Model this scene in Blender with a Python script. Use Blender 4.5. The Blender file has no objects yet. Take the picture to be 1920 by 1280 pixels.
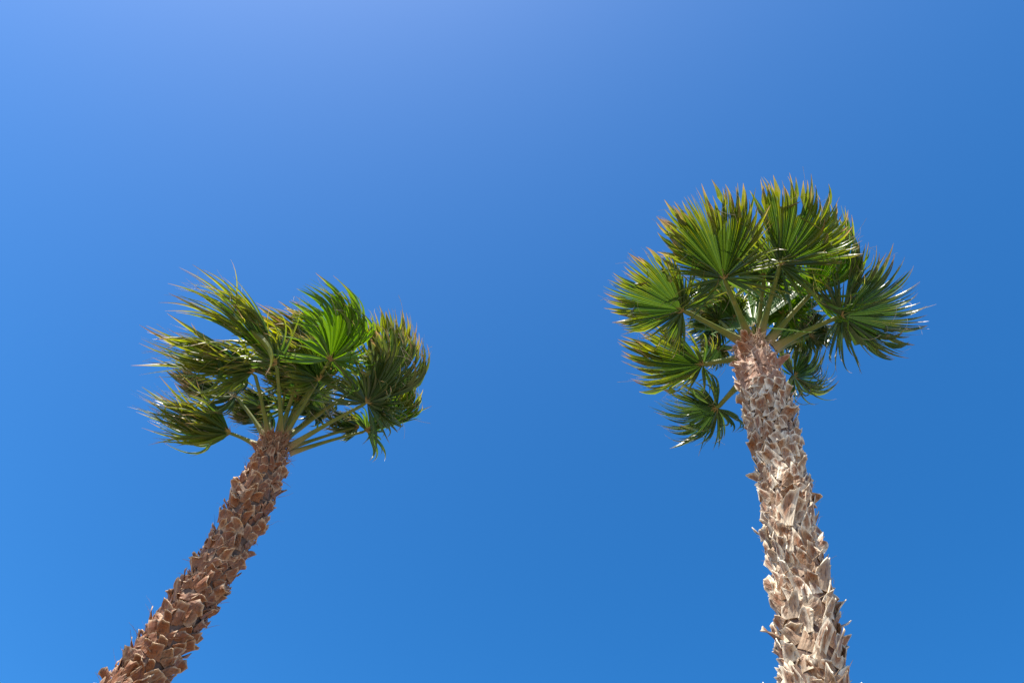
import bpy, math, random
import numpy as np
from mathutils import Matrix, Vector

# ------------------------------------------------------------------ camera
scene = bpy.context.scene
EYE = np.array([0.0, 0.0, 1.6])
FPX = 1507.0                                   # focal length for a 1920 px wide frame (28 mm)
_z = np.array([220.0, 900.0, -FPX]); _z /= np.linalg.norm(_z)      # the zenith as the tilted camera sees it
_fw = np.array([0.0, 0.0, -1.0])
_y = _fw - _z * _fw.dot(_z); _y /= np.linalg.norm(_y)
_x = np.cross(_y, _z)
CAM = np.array([_x, _y, _z])                   # camera space -> world
cam_data = bpy.data.cameras.new('camera')
cam_data.sensor_width = 36.0
cam_data.lens = 36.0 * FPX / 1920.0
cam_data.clip_start = 0.1
cam_data.clip_end = 6000.0
cam = bpy.data.objects.new('camera', cam_data)
scene.collection.objects.link(cam)
cam.matrix_world = Matrix.Translation(Vector(EYE)) @ Matrix([list(map(float, r)) for r in CAM]).to_4x4()
scene.camera = cam

# ------------------------------------------------------------------ sky, sun, exposure
SUN_AZ, SUN_EL = math.radians(-134.0), math.radians(60.0)    # azimuth from +Y, clockwise seen from above
world = bpy.data.worlds.new('World'); scene.world = world; world.use_nodes = True
wn = world.node_tree; bg = wn.nodes['Background']
sky = wn.nodes.new('ShaderNodeTexSky'); sky.sky_type = 'NISHITA'; sky.sun_disc = False
sky.sun_elevation = SUN_EL; sky.sun_rotation = SUN_AZ
sky.altitude = 300; sky.air_density = 0.78; sky.dust_density = 1.15; sky.ozone_density = 6.0
hs = wn.nodes.new('ShaderNodeHueSaturation')
hs.inputs['Saturation'].default_value = 1.28
hs.inputs['Hue'].default_value = 0.497
wn.links.new(sky.outputs[0], hs.inputs['Color'])
wn.links.new(hs.outputs[0], bg.inputs['Color'])
bg.inputs['Strength'].default_value = 0.15
sl = bpy.data.lights.new('sun', 'SUN'); sl.energy = 5.0; sl.angle = math.radians(0.53); sl.color = (1.0, 0.94, 0.84)
sun = bpy.data.objects.new('sun', sl); scene.collection.objects.link(sun)
SUNV = Vector((math.sin(SUN_AZ) * math.cos(SUN_EL), math.cos(SUN_AZ) * math.cos(SUN_EL), math.sin(SUN_EL)))
sun.rotation_euler = SUNV.to_track_quat('Z', 'Y').to_euler(); sun.location = SUNV * 50
scene.view_settings.view_transform = 'Standard'; scene.view_settings.look = 'None'
scene.view_settings.exposure = 0.85; scene.view_settings.gamma = 1.0

# ------------------------------------------------------------------ helpers
COL = scene.collection
def nrm(v): return v / max(1e-9, np.linalg.norm(v))
def ray(px, py): return CAM @ np.array([(px - 960) / FPX, -(py - 640) / FPX, -1.0])
def at(p, t): return EYE + ray(*p) * t
def rot(v, k, a):
    k = nrm(k); return v * math.cos(a) + np.cross(k, v) * math.sin(a) + k * k.dot(v) * (1 - math.cos(a))

def mesh_obj(name, verts, faces, mat, parent=None, attrs=None, smooth=True):
    me = bpy.data.meshes.new(name)
    me.from_pydata([tuple(map(float, v)) for v in verts], [], faces)
    if smooth: me.polygons.foreach_set('use_smooth', [True] * len(me.polygons))
    for k, vals in (attrs or {}).items():
        a = me.attributes.new(k, 'FLOAT', 'POINT'); a.data.foreach_set('value', [float(x) for x in vals])
    me.materials.append(mat); me.update()
    o = bpy.data.objects.new(name, me); COL.objects.link(o)
    if parent is not None: o.parent = parent
    return o

class N:                                        # small node helper
    def __init__(s, name):
        s.m = bpy.data.materials.new(name); s.m.use_nodes = True
        s.t = s.m.node_tree; s.t.nodes.clear()
        s.out = s.t.nodes.new('ShaderNodeOutputMaterial')
    def n(s, typ, **kw):
        nd = s.t.nodes.new(typ)
        for k, v in kw.items():
            if k in nd.inputs: nd.inputs[k].default_value = v
            else: setattr(nd, k, v)
        return nd
    def l(s, a, b): s.t.links.new(a, b)
    def attr(s, name): return s.n('ShaderNodeAttribute', attribute_name=name).outputs['Fac']
    def mix(s, fac, a, b):
        nd = s.t.nodes.new('ShaderNodeMix'); nd.data_type = 'RGBA'
        for i, v in ((0, fac), (6, a), (7, b)):
            if hasattr(v, 'is_linked'): s.l(v, nd.inputs[i])
            else: nd.inputs[i].default_value = v if i == 0 else (*v, 1.0)
        return nd.outputs[2]
    def math(s, op, a, b=0.0, clamp=False):
        nd = s.t.nodes.new('ShaderNodeMath'); nd.operation = op; nd.use_clamp = clamp
        for i, v in ((0, a), (1, b)):
            if hasattr(v, 'is_linked'): s.l(v, nd.inputs[i])
            else: nd.inputs[i].default_value = v
        return nd.outputs[0]
    def noise(s, scale, detail=4.0, coord='Object', stretch=None):
        tc = s.n('ShaderNodeTexCoord').outputs[coord]
        if stretch:
            mp = s.n('ShaderNodeMapping'); mp.inputs['Scale'].default_value = stretch
            s.l(tc, mp.inputs['Vector']); tc = mp.outputs[0]
        nz = s.n('ShaderNodeTexNoise'); nz.inputs['Scale'].default_value = scale; nz.inputs['Detail'].default_value = detail
        s.l(tc, nz.inputs['Vector']); return nz.outputs['Fac']
    def ramp(s, fac, lo, hi):
        mr = s.n('ShaderNodeMapRange'); mr.inputs[1].default_value = lo; mr.inputs[2].default_value = hi
        s.l(fac, mr.inputs[0]); return mr.outputs[0]

# ------------------------------------------------------------------ materials
def leaf_material(name, green, fresh, yellow, transl=0.47):
    k = N(name)
    s = k.attr('along'); rnd = k.attr('rnd'); rib = k.attr('rib'); age = k.attr('age')
    nz = k.noise(7.0, 5.0)
    base = k.mix(k.ramp(rnd, 0.0, 1.0), green, fresh)
    y = k.math('ADD', k.math('MULTIPLY', s, 0.75), k.math('MULTIPLY', nz, 0.55))
    y = k.math('ADD', y, k.math('MULTIPLY', age, 0.55))
    base = k.mix(k.ramp(y, 0.82, 1.48), base, yellow)
    dry = k.math('ADD', k.math('ADD', s, k.math('MULTIPLY', age, 0.16)), k.math('MULTIPLY', k.math('SUBTRACT', nz, 0.5), 0.35))
    base = k.mix(k.ramp(dry, 0.90, 1.02), base, (0.27, 0.17, 0.085))
    base = k.mix(k.math('MULTIPLY', k.math('POWER', rib, 5.0), 0.32), base, (0.24, 0.29, 0.08))
    p = k.n('ShaderNodeBsdfPrincipled'); k.l(base, p.inputs['Base Color'])
    p.inputs['Roughness'].default_value = 0.36; p.inputs['Specular IOR Level'].default_value = 0.55
    tr = k.n('ShaderNodeBsdfTranslucent')
    hsv = k.n('ShaderNodeHueSaturation'); hsv.inputs['Saturation'].default_value = 1.1; hsv.inputs['Value'].default_value = 2.05
    k.l(base, hsv.inputs['Color']); k.l(hsv.outputs[0], tr.inputs['Color'])
    mx = k.n('ShaderNodeMixShader'); mx.inputs[0].default_value = transl
    k.l(p.outputs[0], mx.inputs[1]); k.l(tr.outputs[0], mx.inputs[2])
    k.l(mx.outputs[0], k.out.inputs['Surface']); return k.m

def petiole_material():
    k = N('petiole_green')
    s = k.attr('along'); nz = k.noise(9.0, 5.0, stretch=(1, 1, 0.3))
    base = k.mix(k.ramp(s, 0.0, 0.30), (0.34, 0.27, 0.14), (0.120, 0.155, 0.024))
    base = k.mix(k.ramp(nz, 0.45, 0.75), base, (0.21, 0.20, 0.040))
    p = k.n('ShaderNodeBsdfPrincipled'); k.l(base, p.inputs['Base Color'])
    p.inputs['Roughness'].default_value = 0.55; p.inputs['Specular IOR Level'].default_value = 0.3
    k.l(p.outputs[0], k.out.inputs['Surface']); return k.m

def boot_material(name, pale, mid, stain, deep, grey, pale_lo, pale_hi):
    k = N(name)
    rim = k.attr('rim'); cen = k.attr('stain'); v = k.attr('along')
    oi = k.n('ShaderNodeObjectInfo').outputs['Random']
    grain = k.noise(38.0, 6.0, stretch=(1.0, 1.0, 0.16))
    blot = k.noise(9.0, 3.0)
    tone = k.math('ADD', k.math('MULTIPLY', oi, 0.75), k.math('MULTIPLY', blot, 0.5))
    base = k.mix(k.ramp(tone, pale_lo, pale_hi), mid, pale)
    base = k.mix(k.math('MULTIPLY', k.ramp(grain, 0.42, 0.70), 0.45), base, grey)
    st = k.math('MULTIPLY', k.ramp(cen, 0.05, 0.55), k.ramp(k.math('ADD', blot, k.math('MULTIPLY', oi, 0.25)), 0.51, 0.56))
    base = k.mix(k.math('MULTIPLY', st, 0.85), base, stain)
    base = k.mix(k.math('MULTIPLY', k.ramp(k.noise(16.0, 5.0), 0.52, 0.68), 0.7), base, deep)
    wth = k.math('FRACT', k.math('MULTIPLY', oi, 7.31))
    base = k.mix(k.math('MULTIPLY', k.ramp(wth, 0.60, 0.75), 0.40), base, grey)
    strk = k.noise(70.0, 3.0, stretch=(1.0, 1.0, 0.07))
    base = k.mix(k.math('MULTIPLY', k.ramp(strk, 0.54, 0.66), 0.6), base, deep)
    base = k.mix(k.math('MULTIPLY', k.math('POWER', rim, 3.0), 0.85), base, pale)
    p = k.n('ShaderNodeBsdfPrincipled'); k.l(base, p.inputs['Base Color'])
    p.inputs['Roughness'].default_value = 0.62; p.inputs['Specular IOR Level'].default_value = 0.35
    bp = k.n('ShaderNodeBump'); bp.inputs['Strength'].default_value = 0.7; bp.inputs['Distance'].default_value = 0.012
    k.l(k.math('ADD', grain, k.math('MULTIPLY', strk, 1.2)), bp.inputs['Height']); k.l(bp.outputs[0], p.inputs['Normal'])
    k.l(p.outputs[0], k.out.inputs['Surface']); return k.m

def plain(name, a, b, scale, rough=0.8, stretch=None, bump=0.5, dist=0.02):
    k = N(name); nz = k.noise(scale, 6.0, stretch=stretch)
    p = k.n('ShaderNodeBsdfPrincipled'); k.l(k.mix(k.ramp(nz, 0.35, 0.68), a, b), p.inputs['Base Color'])
    p.inputs['Roughness'].default_value = rough
    bp = k.n('ShaderNodeBump'); bp.inputs['Strength'].default_value = bump; bp.inputs['Distance'].default_value = dist
    k.l(nz, bp.inputs['Height']); k.l(bp.outputs[0], p.inputs['Normal'])
    k.l(p.outputs[0], k.out.inputs['Surface']); return k.m

M_LEAF_R = leaf_material('leaf_olive', (0.024, 0.060, 0.012), (0.078, 0.128, 0.015), (0.27, 0.245, 0.018))
M_LEAF_L = leaf_material('leaf_windblown', (0.026, 0.072, 0.014), (0.088, 0.150, 0.018), (0.30, 0.27, 0.022), 0.50)
M_LEAF_NEW = leaf_material('leaf_young', (0.070, 0.150, 0.012), (0.120, 0.215, 0.016), (0.20, 0.24, 0.020))
M_LEAF_OLD = leaf_material('leaf_old_dark', (0.020, 0.052, 0.013), (0.060, 0.102, 0.018), (0.18, 0.17, 0.03), 0.32)
M_PET = petiole_material()
M_HAST = plain('hastula_tan', (0.20, 0.12, 0.035), (0.30, 0.22, 0.06), 30.0)
M_THREAD = plain('leaf_thread', (0.55, 0.50, 0.40), (0.42, 0.34, 0.22), 10.0)
M_FIBRE = plain('fibre_tan', (0.30, 0.17, 0.085), (0.48, 0.33, 0.19), 14.0)
M_FIBRE_RED = plain('fibre_russet', (0.20, 0.095, 0.045), (0.36, 0.20, 0.10), 14.0)
M_CORE = plain('trunk_core', (0.09, 0.048, 0.028), (0.19, 0.11, 0.065), 12.0)
M_BOOT_R = boot_material('leaf_base_straw', (0.86, 0.72, 0.51), (0.27, 0.130, 0.050), (0.23, 0.072, 0.014), (0.080, 0.032, 0.012), (0.46, 0.35, 0.23), 0.42, 0.70)
M_BOOT_L = boot_material('leaf_base_russet', (0.66, 0.46, 0.27), (0.295, 0.104, 0.030), (0.23, 0.070, 0.020), (0.085, 0.034, 0.017), (0.27, 0.15, 0.09), 0.70, 1.02)

M_BOOT_R_TOP = boot_material('leaf_base_fresh_shaded', (0.66, 0.47, 0.32), (0.34, 0.165, 0.090), (0.25, 0.085, 0.025), (0.11, 0.045, 0.02), (0.40, 0.27, 0.19), 0.62, 1.05)  # fresh, browner boots; the shade under the crown is also put into this colour

# ------------------------------------------------------------------ ground
def ground():
    k = N('sandy_ground')
    nz = k.noise(0.35, 8.0); fine = k.noise(14.0, 6.0)
    c = k.mix(k.ramp(nz, 0.35, 0.65), (0.25, 0.205, 0.155), (0.19, 0.155, 0.115))
    c = k.mix(k.math('MULTIPLY', k.ramp(fine, 0.5, 0.7), 0.4), c, (0.13, 0.105, 0.08))
    p = k.n('ShaderNodeBsdfPrincipled'); k.l(c, p.inputs['Base Color']); p.inputs['Roughness'].default_value = 0.9
    bp = k.n('ShaderNodeBump'); bp.inputs['Strength'].default_value = 0.6; bp.inputs['Distance'].default_value = 0.03
    k.l(fine, bp.inputs['Height']); k.l(bp.outputs[0], p.inputs['Normal']); k.l(p.outputs[0], k.out.inputs['Surface'])
    S = 2500.0
    o = mesh_obj('ground', [(-S, -S, 0), (S, -S, 0), (S, S, 0), (-S, S, 0)], [(0, 1, 2, 3)], k.m, smooth=False)
    o['kind'] = 'structure'; o['label'] = 'pale sandy desert ground under the two palms'
ground()

# ------------------------------------------------------------------ trunk
def spline(pts, n):
    pts = np.array(pts, float); seg = np.linalg.norm(np.diff(pts, axis=0), axis=1)
    t = np.concatenate([[0], np.cumsum(seg)]); q = np.linspace(0, t[-1], n)
    P = np.stack([np.interp(q, t, pts[:, i]) for i in range(pts.shape[1])], 1)
    for _ in range(6): P[1:-1] = 0.25 * P[:-2] + 0.5 * P[1:-1] + 0.25 * P[2:]
    return P

def boot_mesh(name, rng, L, W, R, flare, mat, kind):
    """one cut leaf base: a thick curved scale, x across, y outwards, z up the trunk"""
    nu, nv = 5, 5
    verts, rim, stain, along = [], [], [], []
    slant = rng.uniform(-0.30, 0.30); curl = rng.uniform(-0.35, 0.75); tw = rng.uniform(-0.6, 0.6)
    taper = rng.uniform(0.02, 0.38); bend = rng.uniform(-0.5, 0.6); skew = rng.uniform(-0.25, 0.25)
    jag = [rng.uniform(-0.08, 0.08) for _ in range(nu)]
    crease = rng.uniform(-0.1, 0.5)
    rump = [[rng.gauss(0, 0.07) for _ in range(nu)] for _ in range(nv)]
    th = rng.uniform(0.004, 0.008)
    fr = np.zeros((nv, nu, 3)); nor = np.zeros((nv, nu, 3))
    y0 = rng.uniform(0.003, 0.016)
    for j in range(nv):
        v = j / (nv - 1)
        w = W * (1 - taper * v ** 0.8)
        if kind == 'point': w *= (1 - 0.78 * max(0, v - 0.35) / 0.65)
        for i in range(nu):
            u = -1 + 2 * i / (nu - 1)
            top = 1 + (slant * u + jag[i]) * (v ** 2)
            if kind == 'split': top *= 1 - 0.42 * (1 - abs(u)) * v ** 2
            x = u * w + skew * L * v * v
            z = L * v * top
            hug = -(u * w) ** 2 / (2 * R)
            chan = curl * (abs(u) ** 1.6) * w * v
            out = y0 + flare * L * (v + bend * v * v) + rump[j][i] * W * v
            y = hug * (1 - v) - chan - crease * abs(u) * w * v
            ang = tw * v
            fr[j, i] = (x * math.cos(ang) - y * math.sin(ang), out + x * math.sin(ang) + y * math.cos(ang), z * (1 - 0.22 * flare * v))
    dv = np.gradient(fr, axis=0); du = np.gradient(fr, axis=1)
    nor = np.cross(dv, du); nor /= np.linalg.norm(nor, axis=2, keepdims=True) + 1e-9
    if nor[..., 1].mean() < 0: nor = -nor
    for layer in (0, 1):
        for j in range(nv):
            for i in range(nu):
                verts.append(fr[j, i] - (nor[j, i] * th * (1.6 - 0.6 * j / (nv - 1)) if layer else 0))
                u = abs(-1 + 2 * i / (nu - 1)); v = j / (nv - 1)
                rim.append(1.0 if (j == nv - 1) else (0.75 * v if i in (0, nu - 1) else 0.0))
                stain.append(max(0.0, 1 - u * 1.1) * min(1, v * 1.8) * (1.0 if layer == 0 else 1.3)); along.append(v)
    F = []; o = nu * nv
    idx = lambda j, i: j * nu + i
    for j in range(nv - 1):
        for i in range(nu - 1):
            a, b, c, d = idx(j, i), idx(j, i + 1), idx(j + 1, i + 1), idx(j + 1, i)
            F.append((d, c, b, a)); F.append((a + o, b + o, c + o, d + o))
    loop = [idx(0, i) for i in range(nu)] + [idx(j, nu - 1) for j in range(1, nv)] + [idx(nv - 1, i) for i in range(nu - 2, -1, -1)] + [idx(j, 0) for j in range(nv - 2, 0, -1)]
    for q in range(len(loop)):
        a, b = loop[q], loop[(q + 1) % len(loop)]
        F.append((a, b, b + o, a + o))
    me = bpy.data.meshes.new(name); me.from_pydata([tuple(map(float, v)) for v in verts], [], F)
    nq = 2 * (nu - 1) * (nv - 1)
    
    for k, vals in (('rim', rim), ('stain', stain), ('along', along)):
        a = me.attributes.new(k, 'FLOAT', 'POINT'); a.data.foreach_set('value', [float(x) for x in vals])
    me.materials.append(mat); me.update(); return me

def trunk(tree, pts, radii, mat, fibre, rng, style):
    """pts: world path from the ground to the crown, radii of the core"""
    P4 = spline([(*p, r) for p, r in zip(pts, radii)], 90)
    P, Rr = P4[:, :3], P4[:, 3]
    T = np.gradient(P, axis=0); T /= np.linalg.norm(T, axis=1, keepdims=True)
    ref = nrm(EYE - P[0]); ref[2] = 0
    nS = 28; verts, faces = [], []
    A = np.array([nrm(ref - t * ref.dot(t)) for t in T]); B = np.cross(T, A)
    for k in range(len(P)):
        for i in range(nS):
            a = 2 * math.pi * i / nS
            verts.append(P[k] + (A[k] * math.cos(a) + B[k] * math.sin(a)) * Rr[k] * rng.uniform(0.95, 1.03))
    for k in range(len(P) - 1):
        for i in range(nS):
            faces.append((k * nS + i, k * nS + (i + 1) % nS, (k + 1) * nS + (i + 1) % nS, (k + 1) * nS + i))
    verts.append(P[-1] + T[-1] * 0.05); c = len(verts) - 1
    for i in range(nS): faces.append(((len(P) - 1) * nS + i, (len(P) - 1) * nS + (i + 1) % nS, c))
    core = mesh_obj('trunk', verts, faces, M_CORE, tree)
    S = np.concatenate([[0], np.cumsum(np.linalg.norm(np.diff(P, axis=0), axis=1))])
    def frame(s, a):
        f = np.array([np.interp(s, S, P[:, i]) for i in range(3)])
        t = nrm(np.array([np.interp(s, S, T[:, i]) for i in range(3)]))
        r = np.interp(s, S, Rr)
        x = nrm(ref - t * ref.dot(t)); y = np.cross(t, x)
        return f, t, x * math.cos(a) + y * math.sin(a), r
    # variants
    Ltot = S[-1]; lib = {}
    for band, (L0, L1, W0, W1, f0, f1) in style['bands'].items():
        lib[band] = []
        for q in range(26):
            kind = rng.choice(style['kinds'][band])
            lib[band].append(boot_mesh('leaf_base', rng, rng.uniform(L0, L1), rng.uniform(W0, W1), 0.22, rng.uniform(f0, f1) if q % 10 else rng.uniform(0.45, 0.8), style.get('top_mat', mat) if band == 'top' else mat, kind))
    s = 0.25; row = 0; items = []
    while s < Ltot - 0.03:
        f, t, n0, r = frame(s, 0); ring = style['ring']
        for i in range(ring):
            a = 2 * math.pi * (i + 0.5 * (row % 2)) / ring + row * 0.045 + rng.uniform(-0.10, 0.10)
            ss = min(Ltot - 0.02, s + rng.uniform(-0.03, 0.03) + 0.10 * i / ring)
            items.append((ss, a))
        s += style['pitch'] * rng.uniform(0.9, 1.1); row += 1
    built = []
    for ss, a in items:
        f, t, n, r = frame(ss, a)
        frac = Ltot - ss
        band = 'top' if frac < style['top'] else ('mid' if frac < style['mid'] else 'low')
        me = rng.choice(lib[band])
        long = 1.7 if band == 'low' and style['mid'] > 2.4 and rng.random() < 0.10 else 1.0
        x = np.cross(n, t)
        tilt = rng.gauss(0, style['tilt'])
        yaw = rng.gauss(0, 0.36); n2 = rot(n, t, yaw)
        t2 = rot(t, n2, tilt); x2 = np.cross(n2, t2)
        sc = rng.uniform(0.85, 1.15)
        Mx = Matrix([(x2[0] * sc, n2[0] * sc, t2[0] * sc * long, f[0] + n[0] * r * 0.97), (x2[1] * sc, n2[1] * sc, t2[1] * sc * long, f[1] + n[1] * r * 0.97),
                     (x2[2] * sc, n2[2] * sc, t2[2] * sc * long, f[2] + n[2] * r * 0.97), (0, 0, 0, 1)])
        pos = f + n * r; vis = nrm(EYE - pos).dot(n)
        c = CAM.T @ (pos - EYE); px, py = 960 + c[0] / -c[2] * FPX, 640 - c[1] / -c[2] * FPX
        inview = c[2] < 0 and -60 < px < 1980 and py < 1330
        built.append((vis if inview else -9, me, Mx))
    built.sort(key=lambda b: -b[0])
    for vis, me, Mx in [b for b in built if b[0] > -0.55][:300]:
        o = bpy.data.objects.new('leaf_base', me); COL.objects.link(o); o.parent = core; o.matrix_world = Mx
    rest = built[len([b for b in built if b[0] > -0.55][:300]):]
    V, F, at3 = [], [], {'rim': [], 'stain': [], 'along': []}
    for _, me, Mx in rest:
        o0 = len(V)
        V += [Mx @ v.co for v in me.vertices]; F += [tuple(i + o0 for i in p.vertices) for p in me.polygons]
        for k in at3: at3[k] += [d.value for d in me.attributes[k].data]
    o = mesh_obj('leaf_base_mass', V, F, mat, core, at3); o['kind'] = 'stuff'
    # loose fibres
    V, F = [], []
    for q in range(style['fibres']):
        if rng.random() < 0.5: ss = Ltot - abs(rng.gauss(0, 0.16))
        else: ss = rng.uniform(2.5, Ltot)
        ss = min(ss, Ltot - 0.005)
        f, t, n, r = frame(ss, rng.uniform(0, 2 * math.pi)); x = np.cross(n, t)
        p = f + n * (r + rng.uniform(0.0, 0.05)); d = nrm(t * rng.uniform(0.1, 1) + n * rng.uniform(-0.1, 0.55) + x * rng.uniform(-0.9, 0.9))
        ln = rng.uniform(0.06, 0.20); w = rng.uniform(0.0012, 0.006); b = nrm(np.cross(d, n + 0.3 * x)) * w
        bend = nrm(np.array([rng.gauss(0, 1) for _ in range(3)])) * ln * 0.35
        o0 = len(V)
        for k in range(5):
            u = k / 4; c = p + d * ln * u + bend * u * u
            V += [c - b * (1 - u * 0.8), c + b * (1 - u * 0.8)]
        F += [(o0 + 2 * k, o0 + 2 * k + 1, o0 + 2 * k + 3, o0 + 2 * k + 2) for k in range(4)]
    o = mesh_obj('trunk_fibre', V, F, fibre, core); o['kind'] = 'stuff'
    return frame, Ltot

# ------------------------------------------------------------------ fronds
WIND = nrm(np.array([-0.92, -0.30, 0.16]))
DOWN = np.array([0.0, 0.0, -1.0])

def frond(tree, T, attach, hub, tip, dh=0.0, dt=0.0, da=0.0, a=60, b=60, roll=0, n=52, fuse=0.62, wind=0.8, grav=0.25, cup=0.0, bow=0.06,
          mat=None, age=0.3, seed=0, skirt=34, skirt_len=0.72, pw=1.0, wdir=None, side_short=0.25, messy=0.38, petiole=True, limp=0.0, glint=False, fold=0.58, skirt_max=80):
    rng = random.Random(seed); mat = mat or M_LEAF_R
    Pa, Ph, Pt = at(attach, T + da), at(hub, T + dh), at(tip, T + dt)
    root = bpy.data.objects.new('frond', None); COL.objects.link(root); root.parent = tree
    root.empty_display_size = 0.1
    view = nrm(Ph - EYE)
    if glint:                                   # a blade turned so that the sun glances off it
        half_v = nrm(np.array(SUNV) - view); ax = Pt - Ph
        Pt = Pt - view * (ax.dot(half_v) / view.dot(half_v))
    axis = Pt - Ph; L = float(np.linalg.norm(axis)); axis = axis / L
    N0 = nrm(view - axis * view.dot(axis)); N0 = rot(N0, axis, math.radians(roll))
    if glint: N0 = -nrm(half_v - axis * half_v.dot(axis))
    side = np.cross(N0, axis)
    W = nrm(np.array(wdir)) if wdir is not None else WIND
    # ---- segments: the fan proper, then a skirt of hanging ones on both flanks
    half = skirt // 2
    ths = list(np.linspace(-math.radians(a), math.radians(b), n))
    ph1, ph2 = rng.uniform(0, 6.28), rng.uniform(0, 6.28)
    K = 17
    sgrid = np.linspace(0, 1, K)
    curves, meta = [], []
    def grow(th, Ls, wk, gk, out, noise, cupk):
        d = axis * math.cos(th) + side * math.sin(th) + N0 * cupk
        d = nrm(d); p = Ph.copy(); pts = [p.copy()]; ds = Ls / (K - 1)
        kb = rng.randint(int(K * fuse), K - 3) if rng.random() < 0.09 else -1
        for k in range(1, K):
            s = sgrid[k]
            if k == kb: d = nrm(d * 0.3 + np.array([rng.gauss(0, 0.8) for _ in range(3)]) + DOWN * 0.5)
            fl = max(0.0, s - 0.22) ** 1.3
            fl2 = max(0.0, s - fuse * 0.95) ** 1.0
            tgt = W * wk * fl * 0.55 + DOWN * gk * fl * 0.55 + noise * fl2 * 0.6 + (W * wk + DOWN * gk) * fl2 * out
            d = nrm(d + tgt); p = p + d * ds; pts.append(p.copy())
        return np.array(pts)
    fan = []
    th_m = max(abs(ths[0]), abs(ths[-1]))
    for i, th in enumerate(ths):
        rel = abs(th) / max(th_m, 0.2)
        wave = 0.5 + 0.5 * math.sin(3.1 * th + ph1); wave2 = math.sin(7.3 * th + ph2)
        Ls = L * (1 - side_short * rel ** 1.8) * (1 + 0.035 * wave2) * rng.uniform(0.86, 1.07)
        if rng.random() < 0.05: Ls *= 0.8
        nz = np.array([rng.gauss(0, 1) for _ in range(3)]) * messy * (0.6 + 0.9 * rel ** 2)
        wk = wind * (0.65 + 0.5 * wave); gk = grav * (0.7 + 0.6 * rel) + limp * (rng.random() < 0.2)
        fan.append((grow(th, Ls, wk, gk, rng.uniform(0.5, 1.3), nz, cup * (1 - math.cos(th)) + 0.03 * wave2), th, rng.random()))
    V, F, AL, RN, RB, AG = [], [], [], [], [], []
    kf = int(round(fuse * (K - 1)))
    def add(vs, al, rn, rb, ag):
        o = len(V); V.extend(vs); AL.extend(al); RN.extend(rn); RB.extend(rb); AG.extend(ag); return o
    tone = rng.random()
    def emit(i, seg, left_nb, right_nb, kfuse, wmax, agek):
        C, th, rn = seg
        fz = kfuse + rng.choice((-2, -1, 0, 0, 1, 1)) if (left_nb is not None and right_nb is not None) else kfuse
        if rng.random() < 0.14: fz -= rng.randint(2, 5)
        fz = max(2, min(K - 4, fz))
        tw = rng.gauss(0, 0.55)
        Ep = None; wl0 = wr0 = None
        vs, al, rb = [], [], []
        tang = np.gradient(C, axis=0)
        w0 = None
        for k in range(K):
            t = nrm(tang[k])
            nl = nrm(N0 - t * N0.dot(t))
            sd = np.cross(nl, t)
            if k <= fz:
                le = (C[k] + left_nb[k]) / 2 if left_nb is not None else C[k] - sd * np.linalg.norm(C[k] - right_nb[k]) / 2 if right_nb is not None else C[k] - sd * wmax * sgrid[k] / max(0.05, sgrid[fz])
                re = (C[k] + right_nb[k]) / 2 if right_nb is not None else C[k] + sd * np.linalg.norm(C[k] - left_nb[k]) / 2 if left_nb is not None else C[k] + sd * wmax * sgrid[k] / max(0.05, sgrid[fz])
                wl, wr = np.linalg.norm(le - C[k]), np.linalg.norm(re - C[k])
                L_, R_ = le + nl * fold * wl * 1.25, re + nl * fold * wr * 1.25
                w0 = min(0.5 * (wl + wr), 0.040)
            else:
                q = (sgrid[k] - sgrid[fz]) / (1 - sgrid[fz])
                w = w0 * max(0.04, 1 - q ** 1.5)
                ang = tw * q
                s2 = rot(sd, t, ang); n2 = rot(nl, t, ang)
                fo = fold * (1.25 + 1.0 * q)
                L_, R_ = C[k] - s2 * w * (1 - 0.25 * q) + n2 * w * fo, C[k] + s2 * w * (1 - 0.25 * q) + n2 * w * fo
            vs += [L_, C[k], R_]; al += [sgrid[k]] * 3; rb += [0, 1, 0]
        o = add(vs, al, [0.8 * rn + 0.2 * tone] * len(vs), rb, [agek] * len(vs))
        for k in range(K - 1):
            q = o + 3 * k
            F.append((q, q + 1, q + 4, q + 3)); F.append((q + 1, q + 2, q + 5, q + 4))
    for i, seg in enumerate(fan):
        ag = min(1.0, max(0.0, age + rng.gauss(0, 0.16)))
        emit(i, seg, fan[i - 1][0] if i else None, fan[i + 1][0] if i < n - 1 else None, kf, 0.02, ag)
    # hanging flank segments, free nearly from the hub
    for j in range(skirt):
        sg = -1 if j % 2 else 1
        base = math.radians(a if sg < 0 else b)
        th = sg * (base + math.radians(rng.uniform(-18, skirt_max)))
        nz = np.array([rng.gauss(0, 1) for _ in range(3)]) * (0.25 + messy)
        C = grow(th, L * skirt_len * rng.uniform(0.55, 1.1), wind * rng.uniform(0.5, 1.3), grav + rng.uniform(0.05, 0.7), rng.uniform(0.3, 1.1), nz, cup * 0.5 + rng.gauss(0, 0.22))
        emit(0, (C, th, rng.random()), None, None, 5, rng.uniform(0.012, 0.022), min(1, age + rng.uniform(-0.1, 0.35)))
    blade = mesh_obj('blade', V, F, mat, root, {'along': AL, 'rnd': RN, 'rib': RB, 'age': AG}, smooth=False)
    # ---- threads hanging from the splits
    TV, TF = [], []
    for j in range(20):
        C, th, rn = rng.choice(fan); k = rng.randint(kf - 1, K - 3); p = C[k].copy()
        d = nrm(C[k + 1] - C[k] + np.array([rng.gauss(0, 0.4) for _ in range(3)]) * np.linalg.norm(C[k + 1] - C[k]))
        o = len(TV); w = rng.uniform(0.0008, 0.0016); ln = rng.uniform(0.08, 0.30); cur = np.array([rng.gauss(0, 0.14) for _ in range(3)])
        for q in range(9):
            bvec = nrm(np.cross(d, view)) * w
            TV += [p - bvec, p + bvec]
            d = nrm(d + WIND * 0.06 + cur); p = p + d * ln / 8
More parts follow.
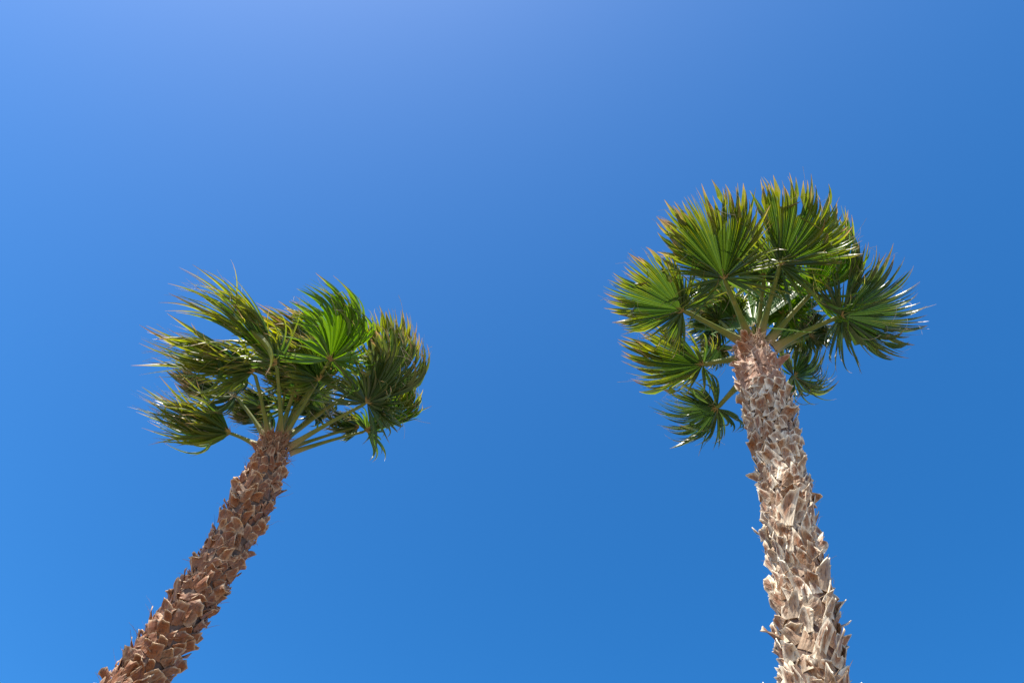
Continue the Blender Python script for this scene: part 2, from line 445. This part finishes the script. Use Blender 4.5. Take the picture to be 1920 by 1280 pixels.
        TF += [(o + 2 * q, o + 2 * q + 1, o + 2 * q + 3, o + 2 * q + 2) for q in range(8)]
    th_o = mesh_obj('leaf_thread', TV, TF, M_THREAD, root); th_o['kind'] = 'stuff'
    # ---- petiole: channelled stalk from the trunk to the hub, running a little way into the blade
    if petiole:
        mid = (Pa + Ph) / 2 + np.array([0, 0, 1.0]) * bow * np.linalg.norm(Ph - Pa)
        end = Ph + axis * 0.10 * L
        V2, F2, A2 = [], [], []
        M = 16
        for k in range(M + 1):
            u = k / M * 1.0
            c = (1 - u) ** 2 * Pa + 2 * u * (1 - u) * mid + u * u * Ph if k < M else end
            c2 = (2 * (1 - u) * (mid - Pa) + 2 * u * (Ph - mid)); t = nrm(c2) if k < M else axis
            nl = nrm(N0 - t * N0.dot(t)); sd = np.cross(nl, t)
            w = pw * (0.027 + 0.036 * (1 - u) ** 3.0); h = pw * (0.017 + 0.010 * (1 - u) ** 2)
            if k == M: w *= 0.25; h *= 0.3
            for (cx, cz) in ((-1, 0.55), (-0.85, -0.25), (-0.45, -0.85), (0, -1), (0.45, -0.85), (0.85, -0.25), (1, 0.55), (0.5, 0.15), (0, 0.0), (-0.5, 0.15)):
                V2.append(c + sd * w * cx + nl * h * cz); A2.append(u)
        for k in range(M):
            for i in range(10): F2.append((k * 10 + i, k * 10 + (i + 1) % 10, (k + 1) * 10 + (i + 1) % 10, (k + 1) * 10 + i))
        mesh_obj('petiole', V2, F2, M_PET, root, {'along': A2})
        # hastula: the tan fibrous collar where the blade leaves the stalk
        V3, F3 = [], []
        for j in range(14):
            th = rng.uniform(-1.2, 1.2); d = nrm(axis * math.cos(th) + side * math.sin(th) + N0 * rng.uniform(-0.35, 0.1))
            p = Ph - N0 * 0.012 - axis * 0.01; ln = rng.uniform(0.03, 0.10) ; bvec = np.cross(N0, d) * rng.uniform(0.002, 0.005)
            o = len(V3)
            V3 += [p - bvec, p + bvec, p + d * ln * 0.6 + bvec * 1.2, p + d * ln * 0.6 - bvec * 1.2, p + d * ln]
            F3 += [(o, o + 1, o + 2, o + 3), (o + 3, o + 2, o + 4)]
        mesh_obj('hastula', V3, F3, M_HAST, root)
    return root

def palm(label):
    e = bpy.data.objects.new('palm_tree', None); COL.objects.link(e)
    e['label'] = label; e['category'] = 'palm tree'; e['group'] = 'pair of fan palms against the sky'
    e.empty_display_size = 0.5
    return e

def vertical_path(pix, t0, lean=0.06):
    """trunk points from the lowest seen pixel up, in the upright plane that faces the viewer; then on down to the ground"""
    b = ray(*pix[0]) * t0; h = b.copy(); h[2] = 0; D = np.linalg.norm(h); h /= D
    m = h + np.array([0, 0, lean])                       # the plane tips towards the viewer
    pts = [EYE + ray(*p) * (b.dot(m) / ray(*p).dot(m)) for p in pix]
    d = nrm(pts[1] - pts[0]); g = pts[0] - d * (pts[0][2] / d[2]) * 0.9; g[2] = -0.1
    return [g] + pts

# ------------------------------------------------------------------ the palm with the straw-coloured trunk
RT = palm('upright fan palm with pale straw trunk and open round fans')
pr = vertical_path([(1526, 1270), (1508, 1120), (1484, 1000), (1468, 890), (1448, 800), (1430, 730), (1419, 690), (1412, 650)], 5.85)
trunk(RT, pr, [0.25, 0.212, 0.200, 0.190, 0.193, 0.207, 0.225, 0.20, 0.11], M_BOOT_R, M_FIBRE, random.Random(5),
      {'bands': {'top': (0.13, 0.19, 0.055, 0.085, 0.02, 0.30), 'mid': (0.11, 0.165, 0.044, 0.076, 0.04, 0.44), 'low': (0.11, 0.185, 0.042, 0.072, 0.04, 0.46)},
       'kinds': {'top': ['point', 'point', 'cut'], 'mid': ['cut', 'cut', 'cut', 'cut', 'point', 'split'], 'low': ['cut', 'cut', 'cut', 'split', 'point', 'cut']},
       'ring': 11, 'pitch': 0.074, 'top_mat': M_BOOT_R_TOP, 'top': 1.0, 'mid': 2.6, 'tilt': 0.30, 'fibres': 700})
T = 9.3
R = lambda *q, **k: frond(RT, T, *q, **k)
# far side first
R((1440, 640), (1470, 590), (1468, 500), dh=0.35, dt=0.55, a=60, b=75, mat=M_LEAF_NEW, seed=11, grav=1.1, wind=0.2, age=0.15, messy=0.5, skirt=52)
R((1440, 640), (1497, 592), (1505, 680), dh=0.55, dt=0.6, a=70, b=60, mat=M_LEAF_OLD, seed=14, grav=0.8, wind=0.3, messy=0.5)
R((1395, 645), (1345, 600), (1290, 640), dh=0.5, dt=0.75, a=75, b=70, mat=M_LEAF_OLD, seed=12, grav=0.5, wind=0.4, messy=0.4)
R((1400, 640), (1375, 600), (1335, 545), dh=0.4, dt=0.6, a=70, b=70, mat=M_LEAF_R, seed=15, grav=0.6, wind=0.4, messy=0.4)
R((1395, 660), (1350, 650), (1310, 690), dh=0.6, dt=0.7, a=70, b=60, mat=M_LEAF_OLD, seed=25, grav=0.5, wind=0.4, messy=0.4)
R((1416, 642), (1412, 612), (1400, 512), dh=0.05, dt=0.05, a=62, b=50, mat=M_LEAF_NEW, seed=10, grav=0.0, wind=0.1, age=0.0, skirt=4, messy=0.1, glint=True, fold=0.15)
R((1420, 640), (1433, 520), (1425, 410), dh=0.15, dt=0.1, a=60, b=60, seed=13, grav=0.5, wind=0.5, messy=0.45, pw=0.8, skirt=52)
R((1440, 642), (1520, 552), (1608, 402), dh=0.05, dt=0.15, a=34, b=40, seed=4, wind=0.9, grav=0.1, age=0.12, mat=M_LEAF_NEW, wdir=(-0.55, -0.75, 0.4))
R((1452, 655), (1518, 630), (1560, 600), dh=0.3, dt=0.5, a=70, b=60, seed=6, grav=0.7, wind=0.3, mat=M_LEAF_OLD, messy=0.4)
R((1470, 738), (1488, 705), (1570, 694), dh=0.5, dt=0.85, a=75, b=45, seed=9, grav=0.1, wind=0.8, mat=M_LEAF_OLD, wdir=(-0.2, -0.8, 0.6), fuse=0.42)
R((1392, 715), (1345, 765), (1230, 812), dh=0.25, dt=0.5, a=60, b=60, seed=8, grav=0.2, wind=0.7, mat=M_LEAF_OLD, age=0.15, fuse=0.45)
R((1388, 672), (1318, 684), (1160, 668), dh=0.1, dt=0.2, a=42, b=45, seed=7, wind=0.5, grav=0.15, age=0.45, skirt=30, skirt_len=0.55)
R((1425, 645), (1440, 560), (1478, 470), dh=0.75, dt=0.85, a=70, b=70, mat=M_LEAF_OLD, seed=61, grav=0.3, wind=0.4, messy=0.5, pw=0.6)
R((1400, 645), (1365, 575), (1290, 520), dh=0.7, dt=0.75, a=70, b=70, mat=M_LEAF_OLD, seed=62, grav=0.3, wind=0.4, messy=0.5, pw=0.6)
# near side
R((1396, 645), (1280, 582), (1145, 522), dh=-0.1, dt=0.0, a=52, b=62, fuse=0.67, seed=3, wind=0.25, grav=0.10, age=0.28, skirt=52)
R((1450, 652), (1578, 592), (1722, 535), dh=-0.1, dt=0.05, a=52, b=72, mat=M_LEAF_OLD, seed=5, wind=0.5, grav=0.45, age=0.25, skirt=52, wdir=(-0.5, -0.7, 0.5))
R((1424, 640), (1463, 497), (1512, 335), dh=-0.15, dt=-0.1, a=34, b=74, fuse=0.68, seed=2, wind=0.25, grav=0.12, age=0.28, skirt=48)
R((1408, 640), (1357, 522), (1330, 342), dh=-0.2, dt=-0.15, a=56, b=50, fuse=0.68, seed=1, wind=0.15, grav=0.08, age=0.30, skirt=56, n=58)

# ------------------------------------------------------------------ the palm with the russet trunk
LT = palm('leaning fan palm with russet brown trunk and wind-swept fronds')
pl = vertical_path([(259, 1270), (327, 1180), (387, 1095), (437, 1010), (471, 940), (495, 890), (508, 855), (516, 828)], 6.25)
trunk(LT, pl, [0.20, 0.160, 0.162, 0.165, 0.173, 0.174, 0.162, 0.13, 0.092], M_BOOT_L, M_FIBRE_RED, random.Random(8),
      {'bands': {'top': (0.07, 0.12, 0.028, 0.050, 0.00, 0.35), 'mid': (0.07, 0.13, 0.036, 0.066, 0.08, 0.70), 'low': (0.07, 0.14, 0.036, 0.068, 0.08, 0.75)},
       'kinds': {'top': ['point', 'cut', 'split'], 'mid': ['cut', 'cut', 'point', 'split'], 'low': ['cut', 'cut', 'cut', 'point']},
       'ring': 11, 'pitch': 0.062, 'top': 0.45, 'mid': 2.2, 'tilt': 0.34, 'fibres': 900})
T = 8.5
Lf = lambda *q, **k: frond(LT, T, *q, **{**dict(mat=M_LEAF_L, wind=1.3, messy=0.38, pw=0.68), **k})
# far side
Lf((500, 830), (505, 770), (425, 745), dh=0.5, dt=0.6, a=55, b=40, seed=31, mat=M_LEAF_OLD, wind=1.6)
Lf((530, 830), (590, 775), (620, 720), dh=0.5, dt=0.7, a=70, b=70, seed=32, mat=M_LEAF_OLD, grav=0.4)
Lf((530, 825), (556, 752), (560, 640), dh=0.3, dt=0.3, a=55, b=55, seed=33, wind=1.0, messy=0.3)
Lf((525, 815), (625, 700), (500, 560), da=0.25, dh=0.35, dt=0.4, a=24, b=30, seed=34, wind=0.8, age=0.5, n=40)
Lf((520, 825), (565, 690), (520, 590), dh=0.25, dt=0.3, a=50, b=50, seed=35, wind=1.2, age=0.4)
Lf((500, 825), (442, 742), (318, 712), dh=0.3, dt=0.45, a=24, b=18, seed=36, mat=M_LEAF_OLD, roll=35, grav=0.1)
Lf((543, 850), (688, 808), (812, 724), dh=0.25, dt=0.4, a=30, b=22, seed=38, wind=0.6, age=0.2, skirt=24, skirt_len=0.5, pw=0.55)
Lf((538, 842), (672, 800), (600, 785), dh=0.35, dt=0.3, a=32, b=30, seed=39, mat=M_LEAF_OLD, wind=0.9, grav=0.15, pw=0.5, skirt_max=40)
Lf((520, 830), (575, 735), (640, 745), dh=0.4, dt=0.6, a=70, b=60, seed=52, mat=M_LEAF_OLD, wind=0.7, grav=0.4, pw=0.5)
Lf((515, 830), (540, 700), (470, 640), dh=0.35, dt=0.4, a=45, b=45, seed=53, mat=M_LEAF_OLD, wind=0.8, pw=0.5)
Lf((512, 830), (492, 765), (430, 790), dh=0.35, dt=0.45, a=40, b=30, seed=54, mat=M_LEAF_OLD, wind=1.3, pw=0.5, skirt_max=40)
Lf((530, 825), (705, 705), (780, 592), da=0.3, dh=0.3, dt=0.4, a=45, b=40, seed=40, age=0.5, wind=0.9, wdir=(-0.4, -0.6, 0.6))
Lf((525, 815), (620, 675), (690, 518), dh=-0.05, dt=0.0, da=0.2, bow=0.2, a=42, b=40, seed=41, mat=M_LEAF_NEW, age=0.1, wind=1.0, fuse=0.58, skirt=40)
Lf((528, 828), (598, 712), (555, 612), dh=0.05, dt=0.1, a=55, b=60, seed=55, wind=1.0, messy=0.6, age=0.35, pw=0.55, skirt=50)
# near side
Lf((482, 835), (432, 812), (248, 762), dh=0.1, dt=0.1, a=20, b=20, seed=42, age=0.5, wind=1.0, grav=0.05, fuse=0.4, skirt=44, skirt_len=0.75, skirt_max=22)
Lf((540, 838), (688, 755), (832, 645), dh=-0.1, dt=0.0, a=46, b=20, n=46, roll=-24, seed=43, mat=M_LEAF_OLD, wind=0.6, age=0.3, messy=0.5, skirt=84, skirt_len=0.62, skirt_max=95, wdir=(-0.6, -0.5, 0.6))
Lf((505, 828), (476, 696), (265, 628), dh=-0.1, dt=-0.1, a=22, b=20, seed=44, age=0.5, wind=0.3, fuse=0.4, skirt=56, skirt_len=0.6, skirt_max=40, n=48)
Lf((528, 830), (518, 682), (362, 490), dh=-0.2, dt=-0.2, a=13, b=22, seed=45, age=0.5, wind=0.25, fuse=0.4, skirt=44, skirt_len=0.5, skirt_max=45, n=48, cup=0.5)
